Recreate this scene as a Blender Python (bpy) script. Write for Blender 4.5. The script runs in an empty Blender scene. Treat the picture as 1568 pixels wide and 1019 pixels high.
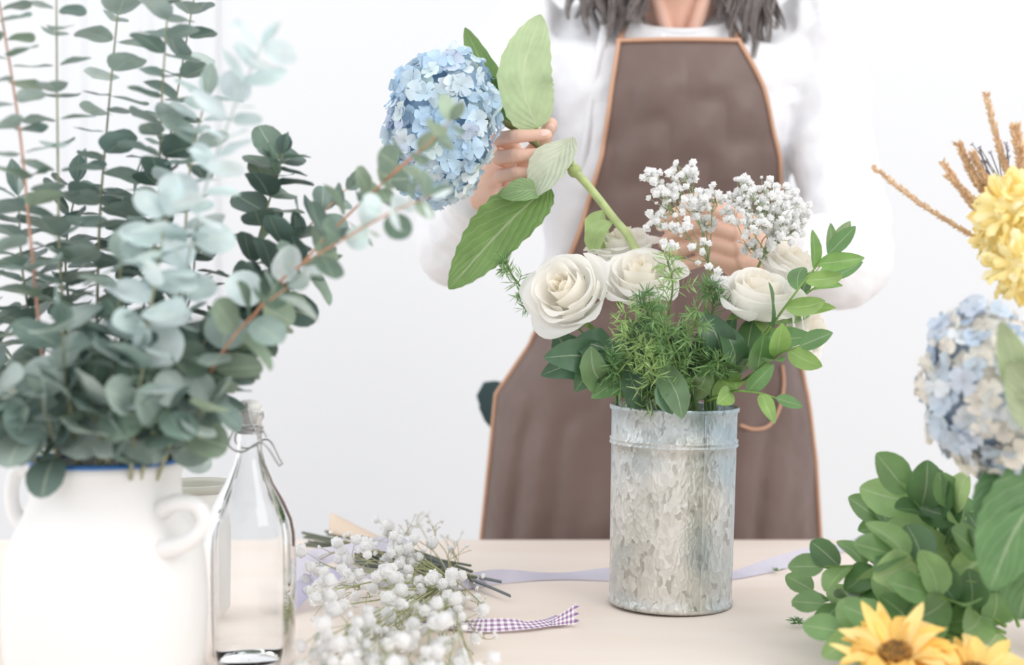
import bpy, math, random
from mathutils import Vector, Matrix
import numpy as np
random.seed(7)
RND=random.random
def U(a,b): return a+(b-a)*RND()
F=2178.0; TZ=0.75; CZ=1.05
def at(u,v,y):
    """world point in metres for image pixel u, v placed at a chosen depth y"""
    return Vector(((u-784)*y/F, y, CZ-(v-450)*y/F))
def on_table(u,v,h=0.0):
    y=F*(CZ-TZ)/(v-450); p=at(u,v,y); p.z+=h; return p
def lin(c):
    c=c/255.0
    return c/12.92 if c<=0.04045 else ((c+0.055)/1.055)**2.4
def C(r,g,b): return (lin(r),lin(g),lin(b))
# ------------------------------------------------------------ mesh builder
class MB:
    def __init__(s): s.v=[];s.f=[];s.c=[];s.uv=[];s.m=[]
    def grid(s,P,col,mat=0,closeu=False):
        n=len(P);m=len(P[0]);b=len(s.v)
        for r in P: s.v.extend(r)
        mm=m if closeu else m-1
        for i in range(n-1):
            for j in range(mm):
                j2=(j+1)%m
                s.f.append((b+i*m+j,b+i*m+j2,b+(i+1)*m+j2,b+(i+1)*m+j))
                s.c.append(col);s.m.append(mat)
                u0=j/mm;u1=(j+1)/mm;v0=i/(n-1);v1=(i+1)/(n-1)
                s.uv.append(((u0,v0),(u1,v0),(u1,v1),(u0,v1)))
    def fan(s,ring,ctr,col,mat=0):
        b=len(s.v); s.v.extend(ring); s.v.append(ctr); n=len(ring)
        for i in range(n):
            s.f.append((b+i,b+(i+1)%n,b+n)); s.c.append(col); s.m.append(mat); s.uv.append(((0,0),(1,0),(.5,1)))
    def tube(s,pts,rad,col,n=6,mat=0,cap=True,sq=None):
        pts=[Vector(p) for p in pts];k=len(pts)
        if not hasattr(rad,'__len__'): rad=[rad]*k
        T=[(pts[min(i+1,k-1)]-pts[max(i-1,0)]).normalized() for i in range(k)]
        a=Vector((0,0,1)) if abs(T[0].z)<.9 else Vector((1,0,0))
        N=(a-T[0]*a.dot(T[0])).normalized();P=[]
        for i in range(k):
            N=(N-T[i]*N.dot(T[i]))
            N=N.normalized() if N.length>1e-6 else T[i].orthogonal().normalized()
            B=T[i].cross(N)
            P.append([pts[i]+(N*math.cos(2*math.pi*j/n)+B*math.sin(2*math.pi*j/n))*rad[i] for j in range(n)])
        s.grid(P,col,mat,True)
        if cap:
            s.fan(list(reversed(P[0])),pts[0]-T[0]*rad[0]*.5,col,mat); s.fan(P[-1],pts[-1]+T[-1]*rad[-1]*.5,col,mat)
    def ell(s,c,r,col,n=12,m=8,mat=0,rot=None,bump=0):
        P=[];c=Vector(c)
        for i in range(m+1):
            th=math.pi*(0.001+0.998*i/m);row=[]
            for j in range(n):
                ph=2*math.pi*j/n
                k=1+bump*(RND()-.5)
                q=Vector((r[0]*math.sin(th)*math.cos(ph)*k,r[1]*math.sin(th)*math.sin(ph)*k,r[2]*math.cos(th)*k))
                if rot: q=rot@q
                row.append(c+q)
            P.append(row)
        P.reverse()
        s.grid(P,col,mat,True)
    def lathe(s,prof,ctr,col,n=48,mat=0):
        P=[[Vector((ctr[0]+r*math.cos(2*math.pi*j/n),ctr[1]+r*math.sin(2*math.pi*j/n),z)) for j in range(n)] for r,z in prof]
        s.grid(P,col,mat,True)
    def obj(s,name,mats,parent=None,smooth=True,merge=0):
        me=bpy.data.meshes.new(name); me.from_pydata([tuple(v) for v in s.v],[],s.f)
        ca=me.color_attributes.new('Col','FLOAT_COLOR','CORNER'); uvl=me.uv_layers.new(name='UVMap')
        cc=[];uu=[]
        for f,c,uv in zip(s.f,s.c,s.uv):
            for k in range(len(f)):
                cc.extend((c[0],c[1],c[2],1.0)); uu.extend(uv[k])
        ca.data.foreach_set('color',cc); uvl.data.foreach_set('uv',uu)
        me.polygons.foreach_set('material_index',s.m)
        me.polygons.foreach_set('use_smooth',[smooth]*len(s.f))
        for m in mats: me.materials.append(m)
        me.update()
        o=bpy.data.objects.new(name,me); bpy.context.collection.objects.link(o)
        if parent: o.parent=parent
        return o
def cat(pts,n):
    pts=[Vector(p) for p in pts]
    if len(pts)==2: return [pts[0].lerp(pts[1],i/n) for i in range(n+1)]
    Q=[pts[0]*2-pts[1]]+pts+[pts[-1]*2-pts[-2]];k=len(pts)-1;out=[]
    for i in range(n+1):
        t=i/n*k;a=min(int(t),k-1);t-=a
        p0,p1,p2,p3=Q[a:a+4]
        out.append(.5*((2*p1)+(p2-p0)*t+(2*p0-5*p1+4*p2-p3)*t*t+(3*p1-p0-3*p2+p3)*t**3))
    return out
PR={'round':lambda t:2*math.sqrt(max(0,t*(1-t))),
 'oval':lambda t:max(0,math.sin(math.pi*t))**.8,
 'obtuse':lambda t:max(0,math.sin(math.pi*t**.9))**.62,
 'lance':lambda t:(t**.6)*(max(0,1-t)**.8)/.384,
 'ovate':lambda t:(t**.45)*(max(0,1-t)**.7)/.463,
 'petal':lambda t:(t**.9)*(max(0,1-t)**.35)/.476,
 'strap':lambda t:min(1,t*6+.3)*min(1,(1-t)*5+.25)}
def leaf(mb,pts,W,nrm,col,prof='oval',nl=7,nw=4,cup=.15,serr=0,jit=.12,mat=0,wave=0):
    k=1+jit*(RND()*2-1); col=(col[0]*k,col[1]*k,col[2]*k)
    pts=[Vector(p) for p in pts]; n0=Vector(nrm)
    fine=cat(pts,24);P=[];ph=U(0,6)
    for i in range(nl+1):
        t=(1-math.cos(math.pi*i/nl))/2; x=t*24;a=min(int(x),23)
        c=fine[a].lerp(fine[a+1],x-a); T=(fine[a+1]-fine[a])
        if T.length<1e-9: T=pts[-1]-pts[0]
        T.normalize(); s=T.cross(n0)
        if s.length<1e-5: s=T.orthogonal()
        s.normalize(); n=s.cross(T)
        w=W/2*max(.02,PR[prof](t))
        if serr: w*=1+serr*(1 if i%2 else -1)
        P.append([c+s*w*x_+n*(cup*w*x_*x_+wave*w*math.sin(t*8+x_*2.5+ph)*abs(x_)) for x_ in [-1+2*j/nw for j in range(nw+1)]])
    mb.grid(P,col,mat)
def rv():
    while 1:
        v=Vector((U(-1,1),U(-1,1),U(-1,1)))
        if .05<v.length<1: return v.normalized()
def fib(n):
    o=[];g=math.pi*(3-math.sqrt(5))
    for i in range(n):
        z=1-2*(i+.5)/n;r=math.sqrt(1-z*z);o.append(Vector((r*math.cos(g*i),r*math.sin(g*i),z)))
    return o
def empty(name,loc=(0,0,0)):
    e=bpy.data.objects.new(name,None); bpy.context.collection.objects.link(e); return e
# ------------------------------------------------------------ materials
def nt(name):
    m=bpy.data.materials.new(name); m.use_nodes=True; t=m.node_tree; return m,t,t.nodes['Principled BSDF'],t.nodes['Material Output']
def simple(name,col,rough=.5,metal=0,bump=0,bscale=50,var=0,vscale=8,spec=.5,sheen=0,bdist=.01):
    m,t,b,o=nt(name); N=t.nodes;L=t.links
    b.inputs['Base Color'].default_value=(*col,1);b.inputs['Roughness'].default_value=rough;b.inputs['Metallic'].default_value=metal
    b.inputs['Specular IOR Level'].default_value=spec
    if sheen: b.inputs['Sheen Weight'].default_value=sheen
    tc=N.new('ShaderNodeTexCoord')
    if var:
        n=N.new('ShaderNodeTexNoise');n.inputs['Scale'].default_value=vscale;n.inputs['Detail'].default_value=4
        L.new(tc.outputs['Object'],n.inputs['Vector'])
        r=N.new('ShaderNodeMix');r.data_type='RGBA'
        r.inputs[6].default_value=(*[c*(1-var) for c in col],1);r.inputs[7].default_value=(*[min(1,c*(1+var)) for c in col],1)
        L.new(n.outputs['Fac'],r.inputs[0]);L.new(r.outputs[2],b.inputs['Base Color'])
    if bump:
        n=N.new('ShaderNodeTexNoise');n.inputs['Scale'].default_value=bscale;n.inputs['Detail'].default_value=3
        L.new(tc.outputs['Object'],n.inputs['Vector'])
        bp=N.new('ShaderNodeBump');bp.inputs['Strength'].default_value=bump;bp.inputs['Distance'].default_value=bdist
        L.new(n.outputs['Fac'],bp.inputs['Height']);L.new(bp.outputs['Normal'],b.inputs['Normal'])
    return m
def plant(name,rough=.5,transl=.3,vein=0,rib=.0,var=.2,spec=.4,gain=1.0):
    m,t,b,o=nt(name);N=t.nodes;L=t.links
    at_=N.new('ShaderNodeAttribute');at_.attribute_name='Col'
    tc=N.new('ShaderNodeTexCoord');n=N.new('ShaderNodeTexNoise');n.inputs['Scale'].default_value=60
    L.new(tc.outputs['Object'],n.inputs['Vector'])
    mr=N.new('ShaderNodeMapRange');mr.inputs['From Min'].default_value=.3;mr.inputs['From Max'].default_value=.7
    mr.inputs['To Min'].default_value=(1-var)*gain;mr.inputs['To Max'].default_value=(1+var)*gain;L.new(n.outputs['Fac'],mr.inputs['Value'])
    vm=N.new('ShaderNodeVectorMath');vm.operation='SCALE';L.new(at_.outputs['Color'],vm.inputs[0]);L.new(mr.outputs[0],vm.inputs['Scale'])
    colout=vm.outputs[0]
    if rib or vein:
        uv=N.new('ShaderNodeUVMap');sx=N.new('ShaderNodeSeparateXYZ');L.new(uv.outputs[0],sx.inputs[0])
        def M(op,a,b_=None):
            q=N.new('ShaderNodeMath');q.operation=op
            for i,x in enumerate((a,b_)):
                if x is None: continue
                if isinstance(x,(int,float)): q.inputs[i].default_value=x
                else: L.new(x,q.inputs[i])
            return q.outputs[0]
        ax=M('ABSOLUTE',M('SUBTRACT',sx.outputs[0],.5))
        mid=M('LESS_THAN',ax,.022)
        vf=mid
        if vein:
            ph=M('SUBTRACT',M('MULTIPLY',sx.outputs[1],9.0),M('MULTIPLY',ax,7.0))
            sn=M('ABSOLUTE',M('SUBTRACT',M('FRACT',ph),.5))
            vv=M('MULTIPLY',M('LESS_THAN',sn,.035),.7)
            vf=M('MAXIMUM',mid,vv)
            bp=N.new('ShaderNodeBump');bp.inputs['Strength'].default_value=.6;bp.inputs['Distance'].default_value=.002
            L.new(sn,bp.inputs['Height']);L.new(bp.outputs['Normal'],b.inputs['Normal'])
        mx=N.new('ShaderNodeMix');mx.data_type='RGBA'
        L.new(M('MULTIPLY',vf,max(rib,vein)),mx.inputs[0]);L.new(colout,mx.inputs[6]);mx.inputs[7].default_value=(*C(225,232,200),1)
        colout=mx.outputs[2]
    L.new(colout,b.inputs['Base Color']);b.inputs['Roughness'].default_value=rough;b.inputs['Specular IOR Level'].default_value=spec
    tr=N.new('ShaderNodeBsdfTranslucent');L.new(colout,tr.inputs['Color'])
    ms=N.new('ShaderNodeMixShader');ms.inputs[0].default_value=transl
    L.new(b.outputs[0],ms.inputs[1]);L.new(tr.outputs[0],ms.inputs[2]);L.new(ms.outputs[0],o.inputs['Surface'])
    return m
M_EUC=plant('eucalyptus_leaf',.42,.24,rib=.35,var=.15,gain=1.24,spec=.55)
M_LEAF=plant('green_leaf',.35,.3,rib=.3,var=.12,gain=1.15,spec=.5)
M_HLEAF=plant('hydrangea_leaf',.45,.35,vein=.3,var=.1,gain=1.08)
M_PET=plant('petal',.6,.3,var=.05,gain=1.08)
M_ROSE=plant('rose_petal',.5,.5,var=.0,gain=1.0)
M_STEM=plant('stem',.5,.05,var=.15,gain=1.15)
M_WHITE=simple('white_paint',C(230,231,233),.8,var=.01,vscale=1.2)
M_CER=simple('white_ceramic',C(234,233,232),.55,bump=.15,bscale=40,var=.02)
M_BLUE=simple('blue_glaze',C(60,120,190),.3)
M_CARD=simple('cardigan_knit',C(233,233,236),.9,bump=.3,bscale=30,bdist=.01)
M_BLOUSE=simple('blouse_cotton',C(232,232,234),.8,bump=.3,bscale=25)
M_APR=simple('apron_cotton',C(112,92,86),.52,bump=.6,bscale=7,var=.26,vscale=5,sheen=.2,bdist=.03)
M_PIPE=simple('apron_piping',C(202,158,130),.6)
M_SKIN=simple('skin',C(229,187,167),.6,var=.06,vscale=30,bump=.12,bscale=160,bdist=.002)
M_NAIL=simple('nail',C(240,204,192),.3)
M_HAIR=simple('hair_grey_brown',C(134,125,122),.45,var=.45,vscale=90)
M_TROU=simple('trousers_teal',C(70,92,95),.8)
M_SHOE=simple('shoe_leather',C(70,60,55),.5)
# ------------------------------------------------------------ camera
cam=bpy.data.cameras.new('camera');co=bpy.data.objects.new('camera',cam);bpy.context.collection.objects.link(co)
co.location=(0,0,CZ);co.rotation_euler=(math.pi/2,0,0);cam.lens=50;cam.sensor_width=36;cam.shift_y=-59.5/1568
cam.dof.use_dof=True;cam.dof.focus_distance=1.33;cam.dof.aperture_fstop=3.4
bpy.context.scene.camera=co
bpy.context.scene.view_settings.view_transform='Standard'
# ------------------------------------------------------------ room
def box(name,lo,hi,mat,bev=0,parent=None):
    x0,y0,z0=lo;x1,y1,z1=hi
    vs=[(x0,y0,z0),(x1,y0,z0),(x1,y1,z0),(x0,y1,z0),(x0,y0,z1),(x1,y0,z1),(x1,y1,z1),(x0,y1,z1)]
    me=bpy.data.meshes.new(name);me.from_pydata(vs,[],[(3,2,1,0),(4,5,6,7),(0,1,5,4),(1,2,6,5),(2,3,7,6),(3,0,4,7)])
    me.materials.append(mat);o=bpy.data.objects.new(name,me);bpy.context.collection.objects.link(o)
    if bev:
        b=o.modifiers.new('b','BEVEL');b.width=bev;b.segments=3
    if parent:o.parent=parent
    return o
M_FLOOR=simple('floor_pale',C(225,220,214),.6,var=.05,vscale=3)
box('wall_back',(-3,3.0,0),(3,3.1,2.8),M_WHITE)
box('floor',(-3,-1.5,-.05),(3,3.0,0),M_FLOOR)
box('baseboard_back',(-3,2.98,0),(3,3.0,.09),M_WHITE,.004)
win=empty('window_1')
M_WF=simple('window_frame_white',C(228,229,232),.5);M_WP=simple('window_pane_frosted',C(227,229,232),.4)
wy=2.990
box('pane',(-.90,2.995,1.05),(-.62,3.0,2.3),M_WP,0,win)
for i,(a,b_) in enumerate([(-.94,-.90),(-.78,-.76),(-.66,-.62)]): box('frame_%d'%i,(a,wy,1.03),(b_,3.0,2.3),M_WF,.004,win)
box('sill',(-.96,2.97,1.0),(-.60,3.0,1.03),M_WF,.004,win)
# table
m,t,b,o=nt('pale_wood');N=t.nodes;L=t.links
tc=N.new('ShaderNodeTexCoord');mp=N.new('ShaderNodeMapping');mp.inputs['Scale'].default_value=(1.2,5,5);L.new(tc.outputs['Object'],mp.inputs[0])
n=N.new('ShaderNodeTexNoise');n.inputs['Scale'].default_value=2.2;n.inputs['Detail'].default_value=6;n.inputs['Distortion'].default_value=.6;L.new(mp.outputs[0],n.inputs['Vector'])
r=N.new('ShaderNodeValToRGB');r.color_ramp.elements[0].position=.3;r.color_ramp.elements[1].position=.7
r.color_ramp.elements[0].color=(*C(240,225,213),1);r.color_ramp.elements[1].color=(*C(244,233,224),1)
L.new(n.outputs['Fac'],r.inputs[0]);L.new(r.outputs[0],b.inputs['Base Color']);b.inputs['Roughness'].default_value=.6
M_WOOD=m
tab=empty('wooden_table')
box('top',(-1.0,.62,TZ-.035),(1.0,1.738,TZ),M_WOOD,.006,tab)
for i,(x,y) in enumerate([(-.93,.7),(.93,.7),(-.93,1.66),(.93,1.66)]): box('leg_%d'%i,(x-.03,y-.03,0),(x+.03,y+.03,TZ-.035),M_WOOD,.005,tab)
box('apron_rail',(-.9,1.64,TZ-.12),(.9,1.665,TZ-.035),M_WOOD,0,tab)
# ------------------------------------------------------------ woman
woman=empty('woman')
RG=[(960,748,1236,1.912,.120),(880,742,1240,1.912,.123),(820,742,1240,1.908,.123),(700,750,1236,1.902,.122),(600,768,1222,1.895,.115),(530,815,1206,1.885,.105),
 (450,822,1212,1.88,.103),(350,828,1212,1.87,.107),(250,838,1206,1.86,.12),(150,832,1216,1.85,.122),(90,812,1252,1.85,.108),(50,815,1250,1.85,.09),(18,850,1218,1.85,.076),(-2,905,1160,1.85,.068),(-18,950,1116,1.852,.062)]
def ringw(v):
    vs=[r[0] for r in RG][::-1]
    g=lambda k:float(np.interp(v,vs,[r[k] for r in RG][::-1]))
    uL,uR,cy,ry=g(1),g(2),g(3),g(4)
    return ((uL+uR)/2-784)*cy/F,(uR-uL)/2*cy/F,cy,ry,CZ-(v-450)*cy/F
def torso(mb,shr,vlist,col=(1,1,1)):
    P=[]
    for v in vlist:
        cx,rx,cy,ry,z=ringw(v);n=40;row=[]
        tilt=max(0,min(1,(90-v)/100))*.068
        for j in range(n):
            a=2*math.pi*j/n;ca,sa=math.cos(a),math.sin(a)
            e=.85
            xx=math.copysign(abs(ca)**e,ca)*(rx-shr);yy=math.copysign(abs(sa)**e,sa)*(ry-shr)
            row.append(Vector((cx+xx,cy+yy,z+(tilt if sa<0 else tilt*.3)*sa)))
        P.append(row)
    mb.grid(P,col,0,True)
    def cen(r): return sum(r,Vector())/len(r)
    mb.fan(list(reversed(P[0])),cen(P[0]),col);mb.fan(P[-1],cen(P[-1])-Vector((0,0,.01)),col)
def remesh(o,vox,it=4):
    r=o.modifiers.new('remesh','REMESH');r.mode='VOXEL';r.voxel_size=vox;r.use_smooth_shade=True
    s=o.modifiers.new('smooth','SMOOTH');s.iterations=it;s.factor=.5
shR=at(800,78,1.85);elR=at(697,372,1.66);wrR=at(742,292,1.50)
shL=at(1252,78,1.85);elL=at(1296,400,1.69);wrL=at(1182,378,1.515)
armR=[at(850,60,1.85),shR,shR.lerp(elR,.5)+Vector((-.004,.01,0)),elR,elR.lerp(wrR,.5),wrR]
armL=[at(1200,60,1.85),shL,shL.lerp(elL,.5)+Vector((.006,.01,0)),elL,elL.lerp(wrL,.5),wrL]
mb=MB();torso(mb,0,[r[0] for r in RG if r[0]<=600])
for A in (armR,armL):
    pts=cat(A,60);rr=[float(np.interp(i/60*5,[0,1,2,3,4,4.9,5],[.056,.062,.054,.051,.046,.040,.038])) for i in range(61)]
    rr=[q+.0026*math.sin(i*1.1)+.0018*math.sin(i*1.9+1) for i,q in enumerate(rr)]
    mb.tube(pts,rr,(1,1,1),20)
o=mb.obj('cardigan',[M_CARD],woman);remesh(o,.005,3)
tx=bpy.data.textures.new('folds','CLOUDS');tx.noise_scale=.075;tx.noise_depth=2
dm=o.modifiers.new('folds','DISPLACE');dm.texture=tx;dm.strength=.022;dm.mid_level=.6;dm.texture_coords='GLOBAL'
mb=MB()
for pts in ([(930,45),(915,120),(902,220),(880,320),(850,420)],[(1130,45),(1165,120),(1200,220),(1206,320)]):
    pp=[]
    for u,v in pts:
        cx,rx,cy,ry,z=ringw(v);x=(u-784)*(cy-ry)/F;q=max(0,1-((x-cx)/rx)**2)
        pp.append(Vector((x,cy-(ry+.002)*q**.5*.98-.002,z)))
    mb.tube(cat(pp,20),.0055,(1,1,1),8)
mb.obj('cardigan_placket',[M_CARD],woman)
edge=[(86,945,1125),(150,935,1165),(250,920,1193),(355,888,1203),(450,850,1208),(530,808,1212),(600,760,1225),(700,750,1238),(820,738,1243),(960,742,1240)]
ev=[e[0] for e in edge];mb=MB();P=[];nv=90;nu=72
def apy(x,z,v,extra=.012):
    cx,rx,cy,ry,_=ringw(v);q=max(0,1-((x-cx)/(rx+.014))**2)
    return cy-(ry+extra)*q**.5
for i in range(nv+1):
    v=86+(960-86)*i/nv;cx,rx,cy,ry,z=ringw(v)
    xl=(float(np.interp(v,ev,[e[1] for e in edge]))-784);xr=(float(np.interp(v,ev,[e[2] for e in edge]))-784)
    row=[]
    for j in range(nu+1):
        s=j/nu;k=cy-ry*(1 if v<520 else 0)*.8
        x=(xl+(xr-xl)*s)*k/F
        w=max(0,min(1,(v-480)/250))
        fold=(.009*math.sin(x*50+v*.004)+.005*math.sin(x*95+1+v*.01))*w+(.006*math.sin(x*34-v*.028)+.004*math.sin(x*70+v*.05))*(1-w)*min(1,(v-80)/120)
        y=apy(x,z,v)-abs(fold)-.002
        row.append(Vector((x,min(y,cy+.01),z)))
    P.append(row)
mb.grid(P[::-1],(1,1,1))
o=mb.obj('apron',[M_APR],woman);so=o.modifiers.new('s','SOLIDIFY');so.thickness=.002
mb=MB()
mb.tube([r[0]+Vector((0,-.002,0)) for r in P],.0028,(1,1,1),6);mb.tube([r[-1]+Vector((0,-.002,0)) for r in P],.0028,(1,1,1),6)
mb.tube([p+Vector((0,-.002,0)) for p in P[0]],.0028,(1,1,1),6)
pk=[(1128,648),(1150,655),(1175,650),(1192,625),(1200,590),(1198,560)]
pp=[]
for u,v in pk:
    x=(u-784)*(1.80)/F;z=CZ-(v-450)*1.80/F
    vv=450+(CZ-z)*F/1.89;pp.append(Vector((x,apy(x,z,vv)-.014,z)))
mb.tube(cat(pp,16),.0022,(1,1,1),6)
for e,s in ((P[0][0],-1),(P[0][-1],1)):
    mb.tube(cat([e,Vector((e.x*.6+(.213+s*.07)*.4,1.765,1.37)),Vector((.213+s*.068,1.80,1.425)),Vector((.213+s*.05,1.87,1.445)),Vector((.213,1.905,1.44))],16),.004,(1,1,1),6)
mb.obj('apron_piping',[M_PIPE],woman)
mb=MB()
leaf(mb,[at(775,588,1.90),at(750,615,1.915),at(756,660,1.92)],.030,(0,-1,0),(1,1,1),'oval')
leaf(mb,[at(775,588,1.91),at(744,600,1.93),at(746,640,1.93)],.024,(0,-1,0),(1,1,1),'oval')
mb.obj('waist_tie',[M_TROU],woman)
# skin body (one continuous surface)
mb=MB();torso(mb,.02,[r[0] for r in RG if r[0]<=900])
hx=.212;hc=Vector((hx,1.80,1.545))
mb.tube(cat([Vector((hx,1.86,1.34)),Vector((hx,1.845,1.40)),Vector((hx,1.825,1.49))],8),[.064,.060,.055,.053,.052,.051,.051,.052,.052],(1,1,1),20)
for s in(-1,1): mb.tube([Vector((hx+s*.012,1.786,1.365)),Vector((hx+s*.045,1.79,1.47))],[.009,.012],(1,1,1),10)
mb.ell(hc+Vector((0,.015,.025)),(.074,.094,.088),(1,1,1),24,16)
mb.ell(hc+Vector((0,-.018,-.045)),(.056,.066,.068),(1,1,1),20,14)
mb.ell(hc+Vector((0,-.055,-.088)),(.026,.022,.020),(1,1,1),14,10)
mb.tube([hc+Vector((0,-.082,.012)),hc+Vector((0,-.097,-.018)),hc+Vector((0,-.103,-.030))],[.007,.010,.013],(1,1,1),10)
for s in(-1,1):
    mb.ell(hc+Vector((s*.074,.01,-.005)),(.008,.018,.030),(1,1,1),10,8)
    mb.ell(hc+Vector((s*.032,-.058,-.025)),(.024,.02,.02),(1,1,1),12,8)
for A in (armR,armL):
    pts=cat(A,24);mb.tube(pts,[float(np.interp(i/24*5,[0,1,2,3,4,5],[.046,.044,.040,.035,.032,.025])) for i in range(25)],(1,1,1),16)
nails=[]
def finger(chain,rad,nl=None):
    a,b,c,d=[Vector(p) for p in chain]
    pts=[];rr=[]
    for i,(p,q,r0,r1) in enumerate([(a,b,1.12,1.02),(b,c,1.02,.92),(c,d,.92,.78)]):
        for k in range(6):
            t=k/6;pts.append(p.lerp(q,t));rr.append(rad*((r0+(r1-r0)*t)-.06*math.sin(math.pi*t)))
    pts.append(d);rr.append(rad*.62)
    for _ in range(2):
        pts=[pts[0]]+[(pts[i-1]+pts[i]*2+pts[i+1])/4 for i in range(1,len(pts)-1)]+[pts[-1]]
    mb.tube(pts,rr,(1,1,1),14)
    T=(d-c).normalized();mb.ell(d-T*rad*.25,(rad*.74,)*3,(1,1,1),12,8)
    if nl is not None:
        n_=Vector(nl);n_=(n_-T*n_.dot(T)).normalized();s_=T.cross(n_)
        R=Matrix((s_,T,n_)).transposed()
        nails.append((d-T*rad*.55+n_*rad*.52,(rad*.52,rad*.78,rad*.22),R))
for k,(v,rad,uu) in enumerate([(208,.0079,840),(237,.0082,836),(265,.0078,826),(290,.0068,806)]):
    mcp=at(784-4*k,v+10,1.480)
    mb.tube([wrR+Vector((.005*(1.5-k)*.5,0,.005*(1.5-k))),mcp],[.019,.0120],(1,1,1),14)
    finger([mcp,at(759+3*k,v+5,1.452),at(788+1*k,v+1,1.410),at(uu,v-2+k,1.405)],rad,(.25,-1,.35))
mb.tube(cat([wrR,at(785,272,1.492),at(812,240,1.470)],8),[.020,.019,.018,.016,.015,.014,.013,.0115,.0105],(1,1,1),14)
finger([at(795,262,1.484),at(815,236,1.466),at(832,212,1.448),at(845,188,1.436)],.0098,(.3,-1,.2))
mb.ell(at(772,256,1.490),(.020,.013,.034),(1,1,1),16,10)
for k,(du,v0,rad) in enumerate([(0,326,.0082),(4,353,.0085),(8,380,.0080),(16,404,.0070)]):
    mcp=at(1112+du*.5,v0+4,1.458)
    mb.tube([wrL+Vector((-.004,-.002,.007*(1.5-k)*.6)),mcp],[.02,.0122],(1,1,1),14)
    finger([mcp,at(1066+du,v0-8,1.436),at(1030+du,v0+4,1.424),at(1010+du,v0+22,1.430)],rad,(-.5,-1,.3))
mb.tube([wrL,at(1128,340,1.478)],[.022,.0125],(1,1,1),12)
finger([at(1135,345,1.478),at(1105,322,1.456),at(1075,306,1.446),at(1046,308,1.440)],.0095,(0,-1,.6))
mb.ell(at(1135,368,1.476),(.028,.014,.028),(1,1,1),16,10)
o=mb.obj('body',[M_SKIN],woman);remesh(o,.0018,2)
mb=MB()
for c,r_,R in nails: mb.ell(c,r_,(1,1,1),12,8,0,R)
mb.obj('nails',[M_NAIL],woman)
mb=MB();mb.tube(cat([hc+Vector((-.022,-.078,-.055)),hc+Vector((0,-.088,-.055)),hc+Vector((.022,-.078,-.055))],8),[.002,.004,.005,.005,.0045,.005,.005,.004,.002],(1,1,1),8)
mb.obj('lips',[simple('lips',C(190,110,105),.4)],woman)
mb=MB()
for s in(-1,1): mb.ell(hc+Vector((s*.031,-.074,.008)),(.013,.008,.005),(1,1,1),12,8)
mb.obj('eyes',[simple('eye',C(60,50,48),.2)],woman)
mb=MB();ring=[]
for j in range(41):
    a=2*math.pi*j/40;ring.append(Vector((hx+.072*math.cos(a),1.836+.070*math.sin(a),1.407+.033*math.sin(a))))
mb.tube(ring,.0062,(1,1,1),8,cap=False)
P2=[]
for i in range(9):
    row=[]
    for j in range(21):
        s=-1+2*j/20;x=hx+s*.078
        z=1.376-(.05)*i/8+abs(s)**2*.028*(1-i/8)
        row.append(Vector((x,1.742+.026*s*s+.022*(1-i/8)**1.5,z)))
    P2.append(row)
mb.grid(P2[::-1],(1,1,1))
mb.ell(at(1016,66,1.738),(.006,.003,.013),(1,1,1),10,6)
mb.tube([at(1016,52,1.742),at(1018,82,1.735)],.0022,(1,1,1),6)
o=mb.obj('blouse',[M_BLOUSE],woman);so=o.modifiers.new('s','SOLIDIFY');so.thickness=.002
# hair: clumps of fine wavy strands
mb=MB()
mb.ell(hc+Vector((0,.03,.03)),(.080,.092,.090),(1,1,1),24,16,bump=.03)
for cl_ in range(84):
    s=-1 if cl_%2 else 1
    back=RND()<.22;w_=RND()
    if s<0: ex=.074+.094*w_;ez=1.362+.3*abs(ex-.125)
    else: ex=.258+.068*w_;ez=1.334+.9*abs(ex-.305)
    if back: ex=hx+s*U(.03,.09);ey=U(1.87,1.90);ez=U(1.40,1.44)
    else: ey=U(1.742,1.772)
    sx=U(.074,.096);yy=U(-.03,.07);ph=U(0,6);am=U(.005,.010);fq=U(.38,.60);ez+=U(0,.03)
    for q in range(15):
        o3=rv()*.004;o4=rv()*.007
        topp=hc+Vector((s*U(0,.03),U(-.06,.06),.112))
        mid=hc+Vector((s*sx,yy,-.01))+o3;low=Vector((hx+s*U(.080,.105) if back else (ex*.88+(hx+s*.085)*.12),(mid.y+ey)/2,1.455))+o4
        e=Vector((ex,ey,ez))+o4*.3
        pts=cat([topp,hc+Vector((s*.072,yy*.7,.075))+o3*.5,mid,low,e],34)
        p2=ph+U(-.35,.35)
        pts=[p+Vector((am*math.sin(k*fq+p2),am*.8*math.cos(k*fq+p2),0))*min(1,k/10) for k,p in enumerate(pts)]
        mb.tube(pts,[.0016]*24+[.0016-.00014*z for z in range(11)],(1,1,1),4)
mb.obj('hair',[M_HAIR],woman)
mb=MB();torso(mb,-.001,[1150,1060,960,880,820,700,640])
for s in(-1,1):
    cx=.19+s*.095
    mb.tube(cat([Vector((cx,1.905,.76)),Vector((cx,1.905,.6)),Vector((cx+s*.01,1.90,.42)),Vector((cx+s*.01,1.91,.2)),Vector((cx+s*.012,1.92,.07))],16),[float(np.interp(i,[0,5,9,16],[.095,.088,.062,.052])) for i in range(17)],(1,1,1),16)
o=mb.obj('trousers',[M_TROU],woman);remesh(o,.009,4)
mb=MB()
for s in(-1,1):
    cx=.19+s*.107;mb.ell((cx,1.87,.038),(.045,.12,.038),(1,1,1),16,10);mb.ell((cx,1.92,.06),(.042,.05,.058),(1,1,1),14,8)
mb.obj('shoes',[M_SHOE],woman)
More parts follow.
